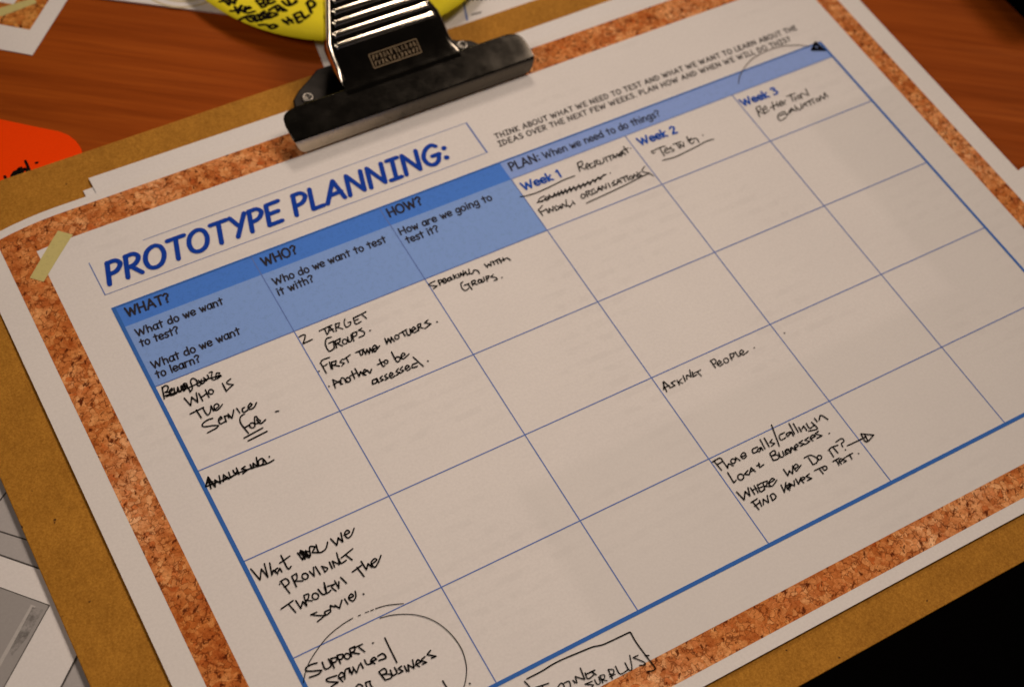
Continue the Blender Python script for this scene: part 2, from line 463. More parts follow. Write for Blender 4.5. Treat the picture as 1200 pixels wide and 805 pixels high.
# pressed grip ridges across the lever
nrm = Vector((0, -SL, 1)).normalized()
yy = 109.4
STEP = [(-0.15, -0.2), (0.0, 0.55), (0.12, 1.05), (0.35, 1.36), (0.75, 1.46), (1.5, 1.47), (2.2, 1.44), (2.6, 1.38), (2.85, 1.15)]   # pressed step: flat top, steep front
while yy < 160:
    zc = LV0[1] + (yy - LV0[0]) * SL
    hw = lever_hw(yy) - 3.4
    vs = []; fs = []
    L = [(-hw, 0.0, 0.75), (-hw + 0.25, 0.45, 0.9), (-hw + 0.7, 0.85, 1.0), (-hw + 1.3, 1.0, 1.0), (hw - 1.3, 1.0, 1.0), (hw - 0.7, 0.85, 1.0), (hw - 0.25, 0.45, 0.9), (hw, 0.0, 0.75)]
    NS = len(STEP) - 1
    for (x, q, sh) in L:
        for (dy, dz) in STEP:
            yq = 1.3 + (dy - 1.3) * sh
            vs.append((CX + x, yy + yq, zc + SL * yq + (dz - SL * dy) * q - (1 - q) * 0.06))
    for j in range(len(L) - 1):
        for i in range(NS):
            kk = j * (NS + 1) + i; fs.append((kk, kk + NS + 1, kk + NS + 2, kk + 1))
    me = mesh('grip_ridge', vs, fs)
    o = link('grip_ridge', me, M['lit_metal'], None, smooth=True); me.materials.append(M['metal'])
    for q_, p in enumerate(me.polygons): p.material_index = 1 if q_ % NS < 3 else 0  # ridge tops take the painted highlight, steep fronts the plain nickel
    o.parent = lever; o.location = (0, 0, 0)
    for v in me.vertices: v.co -= cb.location
    yy += 3.95
# stamped maker's mark on the root of the lever: a small frame with two rows of worn lettering
def on_plate(u, v):                # u across, v up the slope, from the mark's lower left
    y = 98.6 + v * 0.90
    for a, b in zip(prof[:-1], prof[1:]):
        if a[0] <= y <= b[0]:
            z = a[1] + (b[1] - a[1]) * (y - a[0]) / (b[0] - a[0]); break
    return Vector((CX - 11.2 + u, y, z + 0.12))
mk = MB()
def seg(u0, v0, u1, v1, wd):
    d = Vector((u1 - u0, v1 - v0)); d.normalize(); n2 = Vector((-d.y, d.x)) * wd / 2
    P = [on_plate(u0 + n2.x, v0 + n2.y), on_plate(u0 - n2.x, v0 - n2.y), on_plate(u1 - n2.x, v1 - n2.y), on_plate(u1 + n2.x, v1 + n2.y)]
    mk.add([tuple(p) for p in P], [(0, 1, 2, 3)])
for s_ in ((0, 0, 22.4, 0), (22.4, 0, 22.4, 6.0), (22.4, 6.0, 0, 6.0), (0, 6.0, 0, 0)): seg(*s_, 0.34)
for row, v0 in ((0, 0.7), (1, 3.3)):
    x = 1.0
    while x < 21:
        wd = random.uniform(1.0, 1.5)
        for _ in range(2):
            seg(x + random.uniform(0, wd), v0, x + random.uniform(0, wd), v0 + 2.0, 0.24)
        seg(x, v0 + random.choice((0.1, 1.0, 1.9)), x + wd, v0 + random.choice((0.1, 1.0, 1.9)), 0.22)
        x += wd + 0.55
me = mesh('stamped_mark', mk.v, mk.f); o = link('stamped_mark', me, M['mark'], None); o.parent = lever
for v in me.vertices: v.co -= cb.location
# bracket riveted to the board, with a rounded ear each side
br = MB()
ear = [(121.8, 117.5), (116.5, 113.8), (109.5, 109.6), (105.2, 105.6), (104.0, 101.6), (105.4, 98.2), (109, 96.2), (120, 95)]
ear2 = [(180, 95), (189, 96), (192, 98.6), (192.6, 102), (190.5, 105.2), (186, 107.2), (181, 110.4), (178, 117.5)]
br.slab(ear + ear2, BT + 0.02, 2.4)
bracket = br.build('clip_bracket', M['dark_metal'], cb)
add_mod(bracket, 'BEVEL', width=0.7 * S, segments=3, limit_method='ANGLE')
for (x, y) in ((111.2, 103.8), (185.2, 103.4)):
    rv = MB(); ring = [(2.6, 2.4), (2.6, 2.9), (2.1, 3.3), (1.5, 3.2), (1.1, 2.6), (0.01, 2.5)]
    NN = 20
    for (r, z) in ring: rv.v += [(x + r * math.cos(2 * math.pi * i / NN), y + r * math.sin(2 * math.pi * i / NN), z) for i in range(NN)]
    for j in range(len(ring) - 1):
        for i in range(NN): rv.f.append((j * NN + i, j * NN + (i + 1) % NN, (j + 1) * NN + (i + 1) % NN, (j + 1) * NN + i))
    me = mesh('rivet', rv.v, rv.f)
    o = link('rivet', me, M['rivet'], None, smooth=True); o.parent = bracket
    for v in me.vertices: v.co -= cb.location
# coil spring under the lever
sp = MB(); NN = 8; turns = 9; R0 = 4.2; rw = 0.8; steps = turns * 16
for i in range(steps + 1):
    a = 2 * math.pi * i / 16; c = Vector((CX - 20 + 40 * i / steps, 107, 7.0)); rad = Vector((0, math.cos(a), math.sin(a)))
    for j in range(NN):
        b = 2 * math.pi * j / NN
        sp.v.append(tuple(c + rad * (R0 + rw * math.cos(b)) + Vector((1, 0, 0)) * rw * math.sin(b)))
for i in range(steps):
    for j in range(NN): sp.f.append((i * NN + j, i * NN + (j + 1) % NN, (i + 1) * NN + (j + 1) % NN, (i + 1) * NN + j))
sp.build('spring', M['dark_metal'], cb, smooth=True)

# ------------------------------------------------------------------ sheets under the planning sheet
def paper_slab(name, pts, z0, z1, m):
    mb = MB(); mb.slab(pts, z0, z1); return mb.build(name, m)
o = paper_slab('paper_sheet', [(10.4, 98.8), (300, 101.6), (352, 95), (350, -150), (9, -150)], -1.05, -0.62, M['white'])
tag(o, 'lower white sheet whose corner pokes out furthest left beside the metal clip', 'paper')
o = paper_slab('paper_sheet', [(14.6, 103.6), (103, 103.0), (212, 102.4), (330, 103.2), (330, -140), (13.5, -140)], -0.60, -0.16, M['white'])
tag(o, 'white sheet sticking out highest above the cork border beside the clip', 'paper')

# ------------------------------------------------------------------ the planning sheet
ps = empty('planning_sheet', (166, -48, -0.14))
tag(ps, 'large planning sheet with cork border, blue table and black handwriting', 'printed sheet')
ZF = sheet_z
mb = MB(); mb.rect(-38, -191, 370, 95, 0.0, ZF, 6)
sheet = mb.build('sheet', M['paper'], ps); add_mod(sheet, 'SOLIDIFY', thickness=0.13 * S, offset=-1)
mb = MB(); mb.rect(-28.3, -186, 360.4, 91.3, 0.05, ZF, 6); mb.build('cork_border', M['cork'], ps, smooth=True)
mb = MB(); mb.rect(-16.2, -174.8, 350.8, 78.1, 0.10, ZF, 6); page = mb.build('page', M['page'], ps, smooth=True)
tp = [at(67.9, 270.5), at(85.3, 275.5), at(58.6, 319), at(50.5, 328.9), at(33.7, 323.3), at(56, 285)]
mb = MB(); mb.grid([tp[0], tp[4], tp[3], tp[1]], 0.16, ZF, 4); mb.build('tape_strip', M['tape'], ps)

X6, W = 336.0, 56.0
COL = [0, 56.3, 112.4, 168.3, 224.3, 280.2, 336]
ROW = [39.5, 29.6, 0.0, -39.5, -79.0, -118.6, -158.0]
mb = MB(); mb.rect(0, ROW[1], COL[3], ROW[0], 0.14, ZF); mb.build('header_band', M['band'], ps)
mb = MB(); mb.rect(0, ROW[2], COL[3], ROW[1], 0.14, ZF); mb.build('question_band', M['cell'], ps)
mb = MB(); mb.rect(COL[3], ROW[1], COL[6], ROW[0], 0.14, ZF); mb.build('plan_band', M['plan'], ps)
mb = MB()
for i in (1, 2, 3, 4, 5):
    top = ROW[0] if i < 3 else ROW[1]
    mb.rect(COL[i] - 0.21, ROW[6], COL[i] + 0.21, top, 0.185, ZF)
for j in (2, 3, 4, 5): mb.rect(0, ROW[j] - 0.21, COL[6], ROW[j] + 0.21, 0.205, ZF)
mb.rect(COL[3], ROW[1] - 0.15, COL[6], ROW[1] + 0.15, 0.205, ZF)
# title box
mb.rect(-0.5, 46.5, 166.8, 46.75, 0.205, ZF); mb.rect(22, 64.8, 166.3, 65.0, 0.205, ZF)
mb.rect(-0.7, 46.5, -0.3, 63.5, 0.185, ZF); mb.rect(166.0, 46.6, 166.7, 65.0, 0.185, ZF)
mb.build('ruled_lines', M['line'], ps)
mb = MB()
mb.rect(-0.8, ROW[6] - 0.8, 0.75, ROW[0] + 0.4, 0.225, ZF); mb.rect(COL[6] - 0.6, ROW[6] - 0.8, COL[6] + 0.55, ROW[0] + 0.4, 0.225, ZF)
mb.rect(0.75, ROW[6] - 0.8, COL[6] - 0.6, ROW[6] + 0.7, 0.235, ZF); mb.rect(0.75, ROW[0] - 0.35, COL[6] - 0.6, ROW[0] + 0.4, 0.235, ZF)
mb.build('table_border', M['border'], ps)

# round-ended print lettering, drawn stroke by stroke: width, strokes (~ = curved, one point = dot)
GL = {
'A': (8.4, '0.6,0 4.4,10 7.8,0|1.9,3.4 6.9,3.6'), 'B': (6.8, '1,0 1,10|~1,9.8 4.5,9.6 5.4,7.8 4.2,5.8 1,5.3|~1,5.3 4.8,5 6.2,2.8 4.6,0.4 1,0.1'),
'D': (7.6, '1,0 1,10|~1,10 4.5,9 6.8,5.2 5.2,1.4 1,0'), 'E': (6.6, '5.9,10 1,9.8 1,0 6.1,0.1|1,5.2 5.3,5.3'), 'F': (6.4, '5.9,9.9 1,9.8 1,0|1,5.2 5.1,5.3'),
'G': (7.9, '~6.7,8.6 4.8,9.9 2.2,8.6 0.7,5 2,1.2 4.4,0 6.4,1.3 7.0,4.2|4.3,4.3 7.4,4.3'), 'H': (7.8, '1,0 1,10|6.7,0 6.7,10|1,5 6.7,5'),
'I': (5.8, '0.6,10 5.2,10|2.9,10 2.9,0|0.6,0 5.2,0'), 'K': (6.8, '1,0 1,10|5.7,9.8 1,4.6 6.1,0'), 'L': (5.8, '1,10 1,0 5.4,0.1'),
'M': (9.2, '0.8,0 2.2,10 4.6,2.2 7,10 8.4,0'), 'N': (8.2, '1,0 1,10 7,0.2 7,10'), 'O': (8.4, '~4.2,10 1.6,8.6 0.6,5 1.7,1.3 4.2,0 6.7,1.3 7.7,5 6.6,8.7 4.2,10'),
'P': (6.4, '1,0 1,10|~0.8,9.8 4,9.8 5.7,7.6 4.2,5 1,4.4'), 'R': (7.0, '1,0 1,10|~0.8,9.8 4,9.8 5.7,7.6 4.2,5 1,4.4|2.6,4.5 6.4,0'),
'S': (6.8, '~5.9,8.6 4.2,9.9 1.6,9.2 1,7.2 3,5.5 5.4,4 5.8,1.8 3.8,0.1 0.7,1'), 'T': (7.2, '0.4,9.9 6.9,9.9|3.65,9.9 3.65,0'), 'U': (7.4, '~1,10 1,3.5 2,0.7 3.8,0 5.6,1 6.4,3.5 6.4,10'),
'V': (7.0, '0.5,10 3.5,0 6.7,10'), 'W': (10.6, '0.5,10 2.9,0 5.2,8.4 7.5,0 10.2,10'), 'X': (6.8, '0.6,10 6.2,0|6,10 0.5,0'), 'Y': (6.6, '0.4,10 3.3,5|6.2,10 2.4,0'),
'a': (5.8, '~5,5.8 3,6.9 1,5 0.9,1.6 2.6,0.2 4.6,1.8 5,4|5.1,6.8 4.9,3 5.4,0'), 'd': (6.2, '~5.1,4 3.4,6.6 1.2,5.2 0.8,2 2.6,0.2 4.8,1.8|5.2,10.5 5.2,0'),
'e': (5.8, '~0.8,3.5 5,3.8 4.4,6.3 2.4,6.8 0.8,5 0.8,2 2.4,0.1 5,1'), 'g': (5.8, '~5,5.6 3,6.9 1,5 1,2.2 2.8,0.6 5,2.8|~5,6.8 5,0 4.4,-2.8 2.4,-3.4 0.6,-2.4'),
'h': (6.0, '1,10.5 1,0|~1,4 2.6,6.6 4.6,5.8 5,3 5,0'), 'i': (2.8, '1.4,6.8 1.4,0|1.4,9.6'), 'k': (5.6, '1,10.5 1,0|4.6,6.8 1,3 5,0'), 'l': (2.8, '1.4,10.5 1.4,0'),
'n': (6.0, '1,6.8 1,0|~1,4 2.6,6.6 4.4,6 5,3.6 5,0'), 'o': (5.9, '~2.9,6.9 1.2,5.8 0.7,3.4 1.4,0.9 3,0.1 4.7,1.1 5.2,3.5 4.5,5.9 2.9,6.9'), 'r': (5.0, '1,6.8 1,0|~1,4 2.4,6.4 4.5,6.3'),
's': (5.0, '~4.4,6 2.8,6.8 1,5.6 2.2,3.8 4,2.6 3.8,0.6 2.2,0 0.6,0.8'), 't': (5.0, '2.5,9.5 2.5,0|0.5,6.8 4.6,6.8'), 'w': (7.2, '0.5,6.8 2.2,0 3.6,5.6 5.1,0 6.8,6.8'),
'1': (4.4, '1.0,8.2 2.6,10 2.6,0'), '2': (6.0, '~0.8,8 2.6,10 5,8.6 4.4,5.8 0.8,0.2|0.8,0.1 5.4,0.1'), '3': (6.0, '~0.8,9 3,10 4.8,8.2 2.6,5.6|~2.6,5.6 5.2,3.6 4,0.4 0.6,0.6'),
'?': (5.4, '~0.6,8.4 2.6,10 4.8,8.2 4,6 2.6,4.8 2.6,2.8|2.6,0.4'), ':': (3.0, '1.4,1.2|1.4,6.2'), '.': (2.8, '1.2,0.4'), ' ': (3.6, '')}
def parse(sx): return [tuple(float(c) for c in q.split(',')) for q in sx.split()]
def lettering(mb, text, p0, p1, cap, wid, slant=0.22, gw=0.93, z=0.29):
    a = Vector(at(*p0)); b = Vector(at(*p1)); tot = sum(GL[c][0] for c in text) - 1.2
    ux = (b - a) / tot; gx = ux * gw; uy = Vector((-ux.y, ux.x)).normalized() * cap / 10; sh = ux.normalized() * cap / 10 * slant
    x = -0.5
    for ch in text:
        wd, st = GL[ch]
        for s_ in (st.split('|') if st else []):
            cv = s_.startswith('~'); pts = parse(s_.lstrip('~'))
            pts = [a + ux * x + gx * q[0] + ux * 0.2 + uy * q[1] + sh * q[1] for q in pts]
            if len(pts) == 1: mb.disc(pts[0], wid * 0.62, z, ZF)
            else:
                if cv: pts = spline(pts, closed=(pts[0] - pts[-1]).length < 1e-4, n=4)
                mb.ribbon(pts, wid, z, ZF)
        x += wd
mb = MB(); lettering(mb, 'PROTOTYPE PLANNING:', (126.5, 334.5), (526.5, 187), 10.0, 1.95, 0.28); mb.build('title_lettering', M['title'], ps)
def printed(name, m, label, *lines):
    mb = MB()
    for L in lines: lettering(mb, *L)
    mb.build(name, M[m], ps)
for n_, a, b in (('1', (614, 223.6), (658.7, 207.4)), ('2', (750.4, 171), (793.7, 156)), ('3', (871, 125.2), (912.3, 110.2))):
    printed('week_lettering', 'week', None, ('Week ' + n_, a, b, 3.9, 0.85, 0.06))
for tx, a, b in (('WHAT?', (149.4, 371.8), (199.3, 353.6)), ('WHO?', (309.1, 312.6), (348.6, 297.0)), ('HOW?', (456.7, 255.0), (495.2, 239.6))):
    printed('heading_lettering', 'black_print', None, (tx, a, b, 4.2, 0.80, 0.10))
B_ = (3.3, 0.60, 0.09)
printed('question_lettering', 'black_print', None, ('What do we want', (160.6, 394.8), (262, 356.6), *B_), ('to test?', (165.4, 406.8), (209.8, 390.5), *B_),
        ('What do we want', (179.3, 432.7), (282, 391.5), *B_), ('to learn?', (184, 443.8), (235, 424), *B_))
printed('question_lettering', 'black_print', None, ('Who do we want to test', (321.7, 334.8), (453, 284), *B_), ('it with?', (326.5, 347), (368.2, 330), *B_))
printed('question_lettering', 'black_print', None, ('How are we going to', (469.5, 276), (577, 234.8), *B_), ('test it?', (477.5, 285.8), (514.6, 271.6), *B_))
printed('heading_lettering', 'black_print', None, ('PLAN:', (599.3, 201), (633.5, 188.5), 4.2, 0.70, 0.1), ('When we need to do things?', (638.5, 186.8), (774, 136.4), 3.5, 0.52, 0.1))
printed('instruction_lettering', 'soft_print', None, ('THINK ABOUT WHAT WE NEED TO TEST AND WHAT WE WANT TO LEARN ABOUT THE', (581.4, 163.5), (934.5, 35.2), 2.65, 0.43, 0.14, 0.84),
        ('IDEAS OVER THE NEXT FEW WEEKS. PLAN HOW AND WHEN WE WILL DO THIS?', (585.4, 172.3), (927, 48.6), 2.65, 0.43, 0.14, 0.84))

# ------------------------------------------------------------------ handwriting, stroke by stroke
def circ(cx, cy, r): return [(cx + r * math.cos(a), cy + r * math.sin(a)) for a in [math.radians(d - 80) for d in range(0, 381, 45)]]
def note(label, ox, oy, sc, strokes, wid=0.70, m='pen', parent=ps, z=0.36, zf=ZF, lvl=0.0):
    mb = MB()
    for s_ in strokes.split('|'):
        s_ = s_.strip()
        if not s_: continue
        w_ = wid * (0.70 if zf is ZF else 1)
        if s_[0] == 'o':
            q = parse(s_[1:]); pts = circ(q[0][0], q[0][1], q[1][0])
        else: pts = parse(s_)
        P = [at(ox + p[0] / sc, oy + p[1] / sc, lvl) for p in pts]
        if len(P) > 2: P = spline([Vector(p) for p in P], n=4)
        mb.ribbon([Vector(p) for p in P], w_ * random.uniform(0.92, 1.08), z + 0.02 * random.random(), zf)
    o = mb.build('handwritten_note', M[m], parent)
    if label: o['label'] = label
    return o
note('struck-out scribble, then who is the service for', 180, 420, 7.5,
 '75,255 95,358|78,268 100,242 128,250 122,285 100,302 140,300 152,318 112,338|135,295 165,285 160,265 140,290 150,328 190,315|180,262 190,308 207,300 212,255 228,298 246,285 240,245|'
 '250,240 268,290 280,270 262,228 290,225 300,262|270,235 310,270 322,298 342,262 325,205 345,178 378,196 388,240 412,235 420,188|395,195 430,224 456,190 440,172 466,198 484,168 472,150|490,128 515,122 508,178 545,188 552,135 582,130 560,182 596,155 570,165|'
 '92,332 200,300 330,250 450,192 590,150|270,352 328,418 335,342 390,388 375,305|398,310 432,375|455,278 488,345|415,348 470,308|o505,295 21,0|'
 '605,222 640,292|678,182 643,212 660,228 702,232 680,250 645,285|322,490 380,462 440,432|375,455 420,525|435,440 470,497 497,478 505,418 530,465|540,450 575,420 557,400 532,420 545,458 575,445 606,405|'
 '520,528 470,545 428,582 445,602 520,592 572,592 550,615 475,655|570,545 602,530 590,513 572,540 587,577 632,555|622,508 640,560|622,512 650,505 662,525|655,490 690,530 705,455|730,440 760,482|800,432 778,448 792,475 830,455|830,440 865,412 850,395 830,428 850,450 885,430 905,390|'
 '800,490 765,515 765,570 835,660|800,612 838,588|o868,590 23,0|905,512 888,520 895,575 940,555 915,530 905,512|905,540 940,575 985,540|795,702 960,612|830,727 998,642|1072,470 1100,464')
note('struck-out word at the top of a cell', 230, 510, 8.944,
 '100,540 125,440 190,535|122,440 155,562|110,500 175,490|200,545 195,470 255,505 240,425|285,490 285,415 345,460|290,460 330,440|340,390 360,448 395,420|385,370 405,402 430,380|420,345 450,412|'
 '512,328 475,355 535,365 488,405|565,310 585,352|600,345 595,295 645,330 630,235|650,270 660,320 700,300 700,265|640,280 690,245 735,290|105,540 200,500 330,455 450,395 600,340 740,300 815,260|765,225 767,230', 0.75)
note('two target groups, first time mothers, another to be assessed', 340, 355, 6.316,
 '65,255 100,238 112,250 95,305 165,272|215,210 310,165|255,195 275,238|283,228 290,175 325,215|288,208 318,195|335,158 342,212|335,158 365,150 360,175 345,182 392,195|405,120 400,150 415,182 445,165 448,142 428,148|468,112 485,158 525,140|468,115 510,95|478,134 505,122|495,102 562,68|528,85 566,118|'
 '305,255 268,268 262,312 290,360 328,335|285,302 320,285 328,342|330,285 345,335|332,285 370,265 367,290 345,302 388,320|o405,288 18,0|425,255 435,292 455,280 450,235|458,228 472,285|458,228 492,215 492,240 468,252|530,190 505,205 545,215 547,240 510,258|588,208 594,206|'
 '212,507 216,509|225,445 268,522|222,450 240,425 292,405|240,475 275,455|290,440 305,490|305,440 315,492|307,440 340,430 337,455 315,462 365,470|388,418 370,440 402,447 382,468|395,422 446,385|415,405 432,442|'
 '485,370 545,343|508,360 527,392|535,385 540,350 562,382 567,345 587,377 590,335 612,368|612,345 642,330 625,315 610,338 627,365 662,320|700,265 717,307 725,265 747,297 747,255 772,287|o790,255 16,0|805,232 862,198|830,215 852,248|858,208 872,242 892,230 885,195 907,222|900,205 932,195 915,180 900,200 920,222 945,205|942,165 953,207|942,165 965,155 966,175 950,182 988,190|1020,128 995,150 1042,157 998,192|1086,142 1090,144|'
 '286,618 291,621|335,632 315,570 388,602|320,607 372,575|375,605 378,560 398,560 415,592|o430,570 17,0|455,508 478,562|440,545 492,518|480,488 512,547 520,510 547,537|540,520 567,505 550,493 540,517 562,537|570,500 592,522 602,492|660,418 685,470 700,466|645,460 702,430|o710,438 14,0|750,365 790,437 817,415 797,400 775,412|820,402 852,385 835,373 820,395 837,417 880,380|'
 '640,563 610,575 610,602 640,590 640,560 658,592|682,543 665,560 692,570 668,582|715,528 700,545 727,557 703,572|735,545 762,530 745,518 735,540 750,557 777,540|802,488 785,510 812,517 788,537|832,473 815,495 842,502 818,522|850,490 882,475 865,463 850,485 870,502 892,485|940,445 905,460 907,482 942,470|910,403 987,472|1017,431 1022,433')
note('speaking with groups', 490, 285, 9.23,
 '182,413 120,445 130,462 207,467 165,497|215,405 238,458|215,405 252,400 250,427 225,437|262,418 302,405 282,385 262,410 287,437 322,405|342,375 318,390 330,412 357,395 345,370 372,397|378,345 395,392|412,345 385,367 432,380|430,335 447,372|460,362 455,325 492,357 485,303|500,345 510,310 532,347 552,330 547,285|560,335 592,330 600,300 642,300 662,332|'
 '715,230 750,267 757,230 790,252 782,205|800,198 827,237|812,207 880,170|845,190 867,227|880,180 902,217|915,163 930,198|878,195 925,185 960,165 1000,190|485,423 462,440 475,492 512,517 547,490|500,460 550,440 545,455 582,502|575,420 592,462|575,420 612,405 617,430 592,442 642,450|o665,415 18,0|682,393 697,427 717,410 705,373|732,365 748,417|732,365 767,358 757,385 737,392|812,343 785,370 842,377 852,400 822,407|903,378 910,376', 0.66)
note('struck-out word and finding organisations under week one', 600, 160, 6.667,
 '65,475 120,465 200,440 300,395 400,345 490,312|510,215 530,277|508,215 540,198 552,225 527,242 572,260|575,245 602,230 585,213 575,240 597,262|627,213 605,225 617,252 642,235|642,198 652,242|642,198 667,190 662,217 692,220|682,193 697,217 717,205 712,173|730,173 747,202|725,170 792,145|760,158 777,192|790,177 792,150 812,172 817,140 837,162|835,150 857,140 845,128 835,147 857,162|860,152 862,125 887,147|870,83 907,132|850,122 907,95|924,97 929,99|'
 '252,468 215,490 205,517 242,512|o270,490 14,0|290,492 287,460 317,482|320,480 330,445 345,472 360,435 370,467 385,425 400,457 415,415 430,447 450,400 460,437 480,395 500,427 520,380 535,412 555,370 570,397 590,355 610,382 630,340 650,362 670,320 690,342 715,300|195,522 300,480 450,420 600,365 735,300|764,289 768,291|'
 '205,575 240,622|205,580 237,543|220,597 262,575|265,570 287,602|295,597 287,565 322,587 317,550|330,553 345,582 372,560 340,545|375,543 387,567|395,562 390,530 427,552 420,498|435,540 452,557 472,525|470,508 492,532|'
 'o555,470 17,0|575,435 592,477|575,435 607,428 597,452 627,462|642,413 620,425 632,452 657,440 645,428|665,442 675,398 702,427|668,425 692,412|705,427 700,390 737,412 730,373|750,368 767,402|802,348 780,370 812,377 785,392|820,382 825,338 857,367|825,365 850,350|840,335 902,308|870,323 887,357|895,318 912,347|o930,325 13,0|950,332 950,300 982,322 975,283|1002,283 985,300 1012,307 990,322|1035,238 1015,275 1062,290|580,525 700,470 850,400 1000,325 1075,290|1062,288 1085,300 1105,312', 0.60)
note('testing, underlined, under week two', 740, 145, 10.909,
 '265,360 340,322 400,300 430,295|255,355 270,387 300,377|358,318 420,422|420,365 467,335 445,313 420,350 440,387 492,365|506,300 480,326 532,334 546,350 512,366|530,272 634,236|572,258 614,322|632,318 612,268 672,304 660,246|704,172 742,243 772,262 800,236|716,226 762,192|740,222 806,196 834,200 862,246|908,154 917,156|400,475 550,435 700,365 850,290 960,230 1050,205', 0.56)
note('reflection and evaluation under week three', 860, 40, 7.315,
 '190,640 220,717|188,637 222,620 227,655 205,672 267,690|245,660 282,645 265,623 245,650 265,687 302,660|325,588 347,657|308,640 362,610|362,588 378,630|386,612 414,594 400,578 386,600 400,622 424,606|442,573 425,590 442,607|450,542 522,513|480,523 507,582|515,543 532,577|o555,545 14,0|584,560 572,516 642,532 612,474|'
 '432,668 385,690 375,720 400,747 447,720|390,707 432,690|435,670 455,707 477,655|480,687 490,640 522,667|485,668 512,652|520,618 537,662|540,635 560,657 577,640 572,603|590,642 600,598 627,622|605,602 682,558|640,578 662,617|670,578 692,602|o715,570 13,0|740,577 737,535 777,562 772,508 807,547', 0.56)
o = note('curved pen arrow over the table corner', 860, 40, 7.315, '40,430 45,380 80,310 150,225 250,165 370,120 480,103 580,103 650,115', 0.5, 'pen_brown')
note('filled black arrowhead at the table corner', 860, 40, 7.315, '695,75 665,145 775,145 700,80 680,135 745,135 700,95 690,125 730,130|700,75 740,110 785,148', 1.0)
note('asking people', 760, 380, 6.667,
 '110,455 142,530|118,512 118,450 165,490|115,500 160,480|207,443 175,460 207,480 165,500|220,438 242,477|257,428 230,455 268,462|268,403 287,447|300,432 297,400 332,412 320,358|340,375 347,412 377,395|345,390 407,358|380,375 412,407|'
 '482,285 522,342|480,290 512,273 527,300 502,317|535,315 567,300 550,283 535,310 557,327 582,310|o605,285 19,0|632,235 652,282|632,235 667,228 662,255 637,267|675,218 700,252 717,245|710,235 742,220 725,203 710,225 737,242 777,212|822,187 826,186|1058,69 1064,72', 0.58)
note('phone calls, calling in local businesses, where we do it', 825, 475, 6.19,
 '75,410 127,472|60,412 112,383 132,405 100,427|130,398 172,457 177,425 212,440|o210,405 17,0|230,402 227,378 262,402|265,375 302,360 285,343 265,370 287,387 307,370|387,303 350,320 357,347 387,335|407,308 385,325 402,337 412,305 427,327|405,248 442,317|435,238 472,302|492,248 475,270 512,277 488,297|488,143 545,297|582,198 545,220 557,252 592,235|622,193 595,210 607,227 632,195 647,222|'
 '170,488 215,562 232,543|o265,520 22,0|317,473 293,500 327,505|328,500 340,453 372,482|333,485 362,468|395,418 402,452 432,430|380,440 402,430|475,350 502,402|475,350 507,328 517,350 490,367 532,360 542,385 500,402|540,343 557,377 577,365 567,333|602,318 585,335 612,347 588,362|610,318 627,347|630,342 632,305 662,327 655,295|'
 '235,628 290,687 297,625 332,657 317,598|335,598 367,647|362,582 392,635|345,617 380,602|385,575 407,627 437,610|385,580 417,563|395,602 422,590|425,560 440,612|425,560 457,548 452,580 435,587 482,590|470,565 512,540 492,530 467,565 492,587 527,543|575,465 607,512 617,475 642,497 642,438|352,700 397,757|340,705 385,678|365,732 402,705|400,690 417,732|430,722 427,680 467,707 457,653|480,655 497,692 522,665 500,640 478,655|557,578 582,632 592,558|600,602 632,585 615,568 600,597 622,617', 0.66)
note('continuation of the lines ending in an arrow, businesses, do it, venues to test', 920, 475, 7.0,
 '30,150 77,237|65,150 107,222|110,180 132,217|137,195 150,170 177,207|172,150 200,190 235,165|215,140 262,185 250,200 192,212|240,108 262,137|278,125 287,85 312,92 350,118|0,397 12,365 47,387 42,350|75,352 107,335 90,318 75,345 97,367|142,288 110,310 157,317 123,337|192,263 160,285 202,297 163,322|205,277 247,255 225,243 205,270 227,292|272,213 245,235 302,250 258,272|358,232 364,231|'
 '78,520 107,500 87,483 70,510 92,542 130,490|190,430 227,487|155,432 210,410 265,440 257,472 225,487|o280,428 18,0|360,367 397,425|352,370 380,345 432,328|392,345 432,392|415,302 462,273 482,295 460,315 472,342|491,365 496,367|510,332 600,290 662,258|620,235 665,302 725,245 620,235|650,240 677,292|'
 '0,660 40,650 20,690|40,682 32,640 77,662 72,618|85,603 110,647 127,593|130,617 162,600 145,588 130,610 152,637|197,563 170,585 217,600 183,617|238,537 312,503|275,518 312,562|o325,515 17,0|390,462 442,433|415,448 442,492|440,467 472,450 455,438 440,460 462,482|492,428 475,445 502,457 480,470|500,422 552,393|525,403 547,442|599,396 604,398', 0.66)
